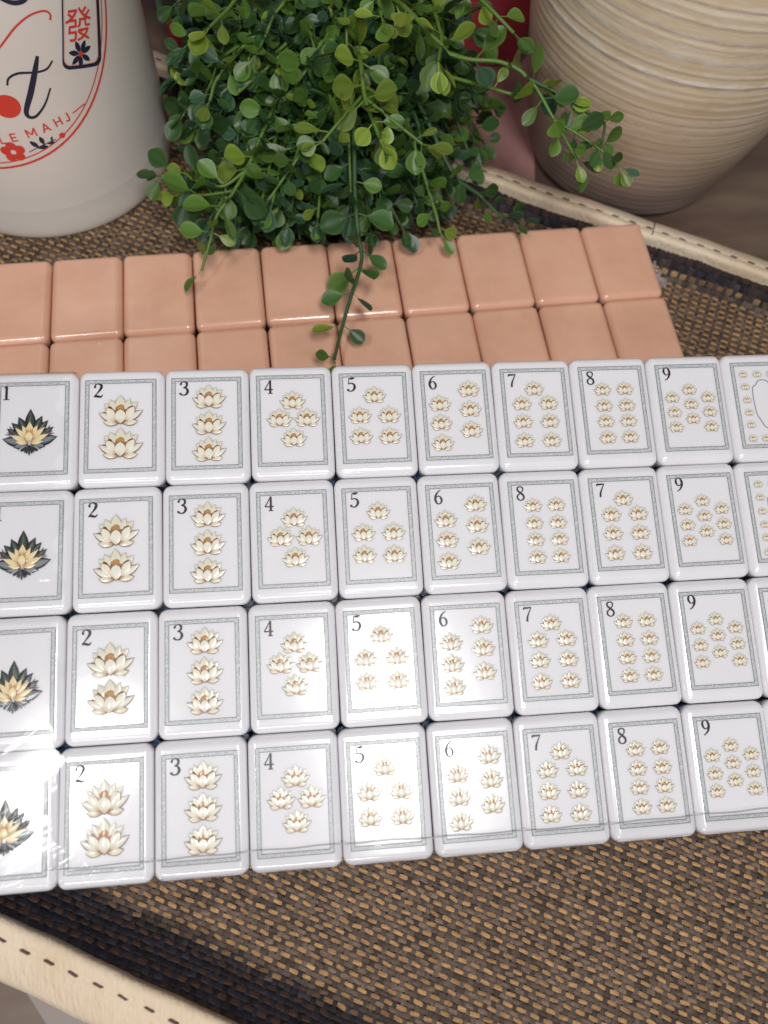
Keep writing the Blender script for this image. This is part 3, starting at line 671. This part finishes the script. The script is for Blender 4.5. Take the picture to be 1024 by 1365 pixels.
def blocked(p):
    if math.hypot(p[0]-CUPC[0], p[1]-CUPC[1]) < 46 and p[2] < 132: return True
    z = p[2]-TZ; rv = 37.7+.308*z-.00137*z*z
    if math.hypot(p[0]-103.5, p[1]-120.8) < rv+2.5: return True
    if p[1] > 163: return True
    if p[1] < 67 and p[2] < 16.5: return True
    b = p[0]*NN[0]+p[1]*NN[1]
    if 90 < b < 112 and p[2] < 16: return True
    if math.hypot(p[0]-PO.x, p[1]-PO.y) < 21 and p[2] < 29: return True
    return p[2] < 3
def tube(S, r0, r1, n=6):
    V = []; F = []
    for i, p in enumerate(S):
        t = Vector(S[min(i+1, len(S)-1)])-Vector(S[max(i-1, 0)])
        t.normalize(); a_ = t.orthogonal().normalized(); b_ = t.cross(a_); r = r0+(r1-r0)*i/(len(S)-1)
        for k in range(n):
            q = Vector(p)+(a_*math.cos(2*math.pi*k/n)+b_*math.sin(2*math.pi*k/n))*r; V.append(q-PO)
    for i in range(len(S)-1):
        for k in range(n): F.append((i*n+k, i*n+(k+1) % n, (i+1)*n+(k+1) % n, (i+1)*n+k))
    return V, F
def add_leaf(p, d, size, tone, kind=None, up=None):
    d = Vector(d).normalized(); up = Vector(up) if up else Vector((random.gauss(0, .45), -.35+random.gauss(0, .45), 1))
    y = up.cross(d)
    if y.length < .1: y = Vector((1, 0, 0)).cross(d)
    y.normalize(); z = d.cross(y)
    base = Vector(p)+d*size*.45
    c_ = base+d*size*.5
    if blocked(c_) or blocked(base+d*size): return
    m_ = Matrix.Identity(4)
    for i in range(3): m_[i][0] = d[i]*size; m_[i][1] = y[i]*size; m_[i][2] = z[i]*size; m_[i][3] = (base[i]-PO[i])*MM
    k = kind if kind is not None else random.choices((0, 1, 2, 3), (5, 3, 4, 1))[0]
    leaves.append((m_, k, tone, c_))
def sprig(P, r0, r1, start, step, size, tones, dark=False, spread=1.0):
    global nstem
    S = [tuple(q) for q in spline(P, 7)]
    v, f = tube(S, r0, r1); obj('stem', mesh('stem', v, f, [M_stem_dark if dark else M_stem]), plant); nstem += 1
    ln = [0]
    for i in range(len(S)-1): ln.append(ln[-1]+(Vector(S[i+1])-Vector(S[i])).length)
    tot = ln[-1]; s = tot*start; flip = random.random()*3
    while s <= tot-.5:
        i = max(j for j in range(len(S)) if ln[j] <= s); i = min(i, len(S)-2)
        p = Vector(S[i]).lerp(Vector(S[i+1]), (s-ln[i])/max(ln[i+1]-ln[i], 1e-6)); t = (Vector(S[i+1])-Vector(S[i])).normalized()
        a_ = t.orthogonal().normalized(); b_ = t.cross(a_); flip += 1.4+random.uniform(-.3, .3); fr = s/tot
        for sg in (0, math.pi):
            if random.random() < .08: continue
            d = (a_*math.cos(flip+sg)+b_*math.sin(flip+sg))*spread+t*random.uniform(.25, .8)+Vector((0, 0, .12))
            tone = random.choices((0, 1, 2, 3), tones(fr))[0]
            add_leaf(p, d, 1.0*size*random.uniform(.65, 1.15)*(1-.25*max(0, fr-.8)/.2), tone)
        s += step*random.uniform(.8, 1.2)
    for k in range(3): add_leaf(S[-1], Vector(S[-1])-Vector(S[-3])+Vector((random.gauss(0, 1.2), random.gauss(0, 1.2), random.gauss(0, .6))), size*random.uniform(.6, .95), random.choices((0, 1, 2, 3), tones(1))[0])
def mid_t(fr): return (.25+.5*fr, 2, 1.2, .5)
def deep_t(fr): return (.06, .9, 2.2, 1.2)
def bright_t(fr): return (3.5, 1.2, .2, .1)
root = (-6, 140, 26)
# long sprigs
sprig([root, (-25, 112, 44), (-46, 76, 33), (-56, 64, 28), (-59, 57, 25), (-63, 49, 20)], .75, .42, .45, 4.2, 8.2, mid_t)
sprig([(-46, 76, 33), (-54, 72, 31), (-62, 76, 30), (-67, 82, 29), (-73, 82, 27)], .6, .4, .25, 5.2, 7.0, mid_t)
sprig([(-50, 70, 31), (-60, 72, 28), (-68, 76, 25)], .5, .4, .4, 5, 7.4, mid_t)
sprig([root, (-10, 95, 46), (-13, 62, 34), (-13, 51, 28), (-13, 44, 25), (-18, 32, 22), (-22, 22, 19.5), (-25, 13, 18.5)], .85, .5, .58, 5.0, 7.8, lambda fr: (.3, 1, 2, 1), True)
sprig([root, (2, 112, 62), (18, 88, 61), (32, 82, 62), (40, 77, 60), (47, 67, 54), (54, 59, 47)], .85, .42, .40, 5.0, 7.6, lambda fr: (1.2, 2.6, .6, .1))
sprig([(19, 87, 54), (29, 80, 55.5), (37, 76, 56), (43, 78, 57), (50, 72, 57)], .6, .4, .2, 5.4, 6.8, mid_t)
sprig([(40, 77, 60), (50, 71, 58.5), (57, 67, 56), (62, 65, 54), (61, 60, 51)], .6, .4, .3, 5.4, 6.4, lambda fr: (.2, 1.6, 1.8, .4), True)
sprig([(47, 67, 54), (55, 62, 52), (61, 58, 50), (66, 54, 48)], .45, .35, .3, 4.6, 6.0, mid_t)
sprig([root, (8, 100, 42), (20, 74, 31), (30, 68, 25), (37, 63, 20.5), (44, 62, 19)], .9, .45, .5, 6.0, 6.4, lambda fr: (.2, 1.2, 2, .8), True)
sprig([root, (-8, 98, 54), (-8, 82, 52), (-5, 70, 48)], .9, .6, .55, 4.2, 8.2, bright_t)
sprig([(-8, 82, 52), (0, 74, 50), (8, 69, 46)], .6, .5, .2, 4.5, 8.2, bright_t)
sprig([(-8, 86, 50), (-16, 78, 48), (-22, 73, 45)], .6, .5, .3, 5, 7.6, lambda fr: (1.5, 2, .6, .2))
sprig([root, (6, 92, 36), (13, 66, 26), (15, 57, 21)], .8, .5, .6, 6, 6.6, lambda fr: (.8, 2, 1, .4))
sprig([root, (-30, 118, 52), (-50, 104, 46), (-55, 96, 42)], .8, .5, .45, 5.5, 7.4, lambda fr: (1.2, 2, .8, .2))
sprig([root, (-30, 130, 62), (-46, 112, 60), (-52, 104, 60)], .8, .5, .5, 5.5, 7.6, lambda fr: (1.8, 1.6, .5, .1))
sprig([root, (14, 120, 68), (26, 100, 70), (36, 88, 66.5)], .8, .5, .5, 6.5, 7.6, lambda fr: (1.6, 2.2, .3, .1))
sprig([root, (0, 120, 66), (-2, 104, 68), (-2, 96, 67)], .8, .5, .45, 5, 8.0, lambda fr: (1.4, 2, .5, .2))
sprig([root, (12, 110, 60), (16, 96, 62), (14, 86, 60)], .8, .5, .45, 5, 7.8, lambda fr: (1.2, 2, .6, .2))
for tg_ in ((-66, 122, 30), (-64, 134, 40), (-60, 112, 22), (-58, 145, 45), (-66, 116, 18), (-62, 128, 52), (-63, 118, 36), (-65, 126, 34), (-60, 120, 44), (-64, 110, 28), (-61, 132, 30), (-66, 130, 46)):
    sprig([root, ((tg_[0]-6)/2, (tg_[1]+140)/2, tg_[2]+12), tg_], .8, .5, .5, 3.8, 8.4, lambda fr: (.05, .6, 2.2, 1.0), True)
# the dense mass
for i in range(235):
    while True:
        x = random.uniform(-1, 1); y = random.uniform(-1, 1)
        if x*x+y*y < 1: break
    jt = random.uniform(.8, 1.18); tx, ty = -14+x*50*jt, 105+y*47*min(jt, 1.04)
    d2 = x*x+y*y; tz = 7+random.random()**.7*40*(1-.75*d2)+(9 if ty < 68 else 0)
    if ty > 100: tz = max(tz, 20+random.random()*35)
    tgt = Vector((tx, ty, tz)); mid = Vector(root).lerp(tgt, .55)+Vector((random.gauss(0, 6), random.gauss(0, 6), 14+random.gauss(0, 4)))
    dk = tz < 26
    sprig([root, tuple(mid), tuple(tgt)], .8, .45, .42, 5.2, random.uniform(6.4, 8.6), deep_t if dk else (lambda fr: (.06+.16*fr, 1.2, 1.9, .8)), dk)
# the 300 leaves that show largest are parts of their own
win = {}
pc = []
for i, (m_, k, t, c_) in enumerate(leaves):
    q = c_-CAM; dz = q.dot(FWD); px = 512+1000*q.dot(RIGHT)/dz; py = 682.5+1000*q.dot(DOWN)/dz; pc.append((px, py, dz))
    for ax in (-10, 0, 10):
        for ay in (-10, 0, 10):
            g = (int((px+ax)//10), int((py+ay)//10))
            if 0 <= px < 1024 and -10 <= py < 1365 and (g not in win or win[g][0] > dz): win[g] = (dz, i)
cnt = {}
for g, (dz, i) in win.items(): cnt[i] = cnt.get(i, 0)+1
order = sorted(range(len(leaves)), key=lambda i: -cnt.get(i, 0)); big = set(order[:300])
SV = []; SF = []; SK = []; SM_ = []
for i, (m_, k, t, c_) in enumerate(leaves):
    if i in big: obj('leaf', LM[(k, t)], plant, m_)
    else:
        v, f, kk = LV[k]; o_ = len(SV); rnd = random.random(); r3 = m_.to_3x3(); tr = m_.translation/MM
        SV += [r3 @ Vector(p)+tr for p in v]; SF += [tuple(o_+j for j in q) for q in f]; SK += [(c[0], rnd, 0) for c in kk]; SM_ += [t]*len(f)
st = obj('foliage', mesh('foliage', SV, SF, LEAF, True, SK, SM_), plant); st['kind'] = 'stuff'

# ------------------------------------------------------------------ shrink wrap
def film_grid(u0, u1, v0, v1, du, hfun, mt, name, par, cut=None):
    us = np.arange(u0, u1+du/2, du); vv = np.arange(v0, v1+du/2, du); U, Vv = np.meshgrid(us, vv, indexing='ij')
    H, D = hfun(U, Vv)
    P = np.array(O_)[None, None]+U[..., None]*np.array(WX)+D[..., None]*0+Vv[..., None]*np.array(WY)+H[..., None]*np.array(WN)
    nu, nv = U.shape; idx = np.arange(nu*nv).reshape(nu, nv)
    Q = np.stack([idx[:-1, :-1], idx[1:, :-1], idx[1:, 1:], idx[:-1, 1:]], -1).reshape(-1, 4)
    if cut is not None:
        keep = cut(U, Vv).ravel()[Q].all(1); Q = Q[keep]
    return obj(name, np_mesh(name, P.reshape(-1, 3), Q, [mt]), par)
wrap_ = empty('shrink_wrap'); tag(wrap_, 'clear crumpled shrink wrap around the end and front edge of the white tile block', 'shrink wrap')
def folds(U, V, specs):
    H = np.zeros_like(U)
    for (cu, cv, an, ln_, sg, am) in specs:
        c_, s_ = math.cos(an), math.sin(an); x = (U-cu)*c_+(V-cv)*s_; y = -(U-cu)*s_+(V-cv)*c_
        H = np.maximum(H, am*np.exp(-(y/sg)**2)*np.exp(-(x/ln_)**4))
    return H
sp_ = []
for k in range(75): sp_.append((random.uniform(-113, -92), random.uniform(-63, -40), math.radians(random.gauss(27, 4)), random.uniform(3, 9), random.uniform(.10, .2), random.uniform(.04, .11)))
for k in range(36): sp_.append((random.uniform(-96, -66), random.uniform(-62.5, -57), math.radians(random.gauss(52, 10)), random.uniform(1.2, 3), random.uniform(.12, .25), random.uniform(.15, .35)))
for k in range(40): sp_.append((random.uniform(-112, -92), random.uniform(50, 63), math.radians(random.gauss(-38, 7)), random.uniform(2, 6), random.uniform(.12, .25), random.uniform(.1, .3)))
for k in range(8): sp_.append((random.uniform(-112, -92), random.uniform(-30, 45), math.radians(random.gauss(20, 30)), random.uniform(2, 8), random.uniform(.3, .8), random.uniform(.03, .10)))
def h_end(U, V):
    H = .72+folds(U, V, sp_)+.012*np.sin(U*.35+V*.2)+.012*np.sin(V*.22-U*.15)
    H = H-np.clip(-108.6-U, 0, 9)**2*.55-np.clip(np.abs(V)-62.2, 0, 9)**2*.6
    return H, H
def cut_end(U, V): return U < -90.2+1.6*np.sin(V*.31)+.8*np.sin(V*.9+1)+26*np.exp(-((V+63)/4.5)**2)
film_grid(-113.2, -60, -66.0, 66.0, .25, h_end, M_film2, 'end_film', wrap_, cut_end)
def h_front(U, V):
    H = .70+.03*np.sin(U*.25)+.03*np.sin(U*.11+2)
    H = H-np.clip(-61.8-V, 0, 9)**2*(.62+.10*np.cos((U+1.48)*2*math.pi/22))
    return H, H
film_grid(-66, 112, -66.0, -58.6, .35, h_front, M_film, 'front_film', wrap_)
S = [tuple(O_+WX*u+WY*(-58.6-.25*math.sin(u*.05)+.12*math.sin(u*.4))+WN*(.78+.05*math.sin(u*.5))) for u in np.linspace(-92, 112, 140)]
V = []; F = []
for i, p in enumerate(S):
    for k in range(5):
        a_ = 2*math.pi*k/5; q = Vector(p)+WY*.11*math.cos(a_)+WN*.07*math.sin(a_); V.append(q)
for i in range(len(S)-1):
    for k in range(5): F.append((i*5+k, i*5+(k+1) % 5, (i+1)*5+(k+1) % 5, (i+1)*5+k))
M_seam = mat('film_seam', (.42, .40, .40), .3); obj('seam', mesh('seam', V, F, [M_seam]), wrap_)
# gathered tail of the peach block's wrap
def tail():
    V = []; F = []; nu, nv_ = 16, 22
    for i in range(nu):
        for j in range(nv_):
            a_ = i/(nu-1); b_ = j/(nv_-1)
            wd = 1.2+3.2*a_; x = a_*5.2+random.gauss(0, .18); y = (b_-.5)*2*wd*1.5+random.gauss(0, .12)
            V.append((x, y, 1.1*math.sin(b_*19+a_*2)*(.4+a_*.8)+random.gauss(0, .15)-a_*1.6))
    for i in range(nu-1):
        for j in range(nv_-1): k = i*nv_+j; F.append((k, k+nv_, k+nv_+1, k+1))
    return mesh('film_tail', V, F, [M_tail], False)
M_tail = mat('crumpled_film', (.60, .54, .56), .16); B(M_tail).inputs['Alpha'].default_value = .42
tl = obj('wrap_tail', tail()); tl.matrix_world = Matrix.Translation((90.0*MM, 45*MM, 7.0*MM)) @ Matrix.Rotation(math.radians(8), 4, 'Z')
tag(tl, 'gathered tail of clear wrap at the end of the peach tile block', 'wrap tail')
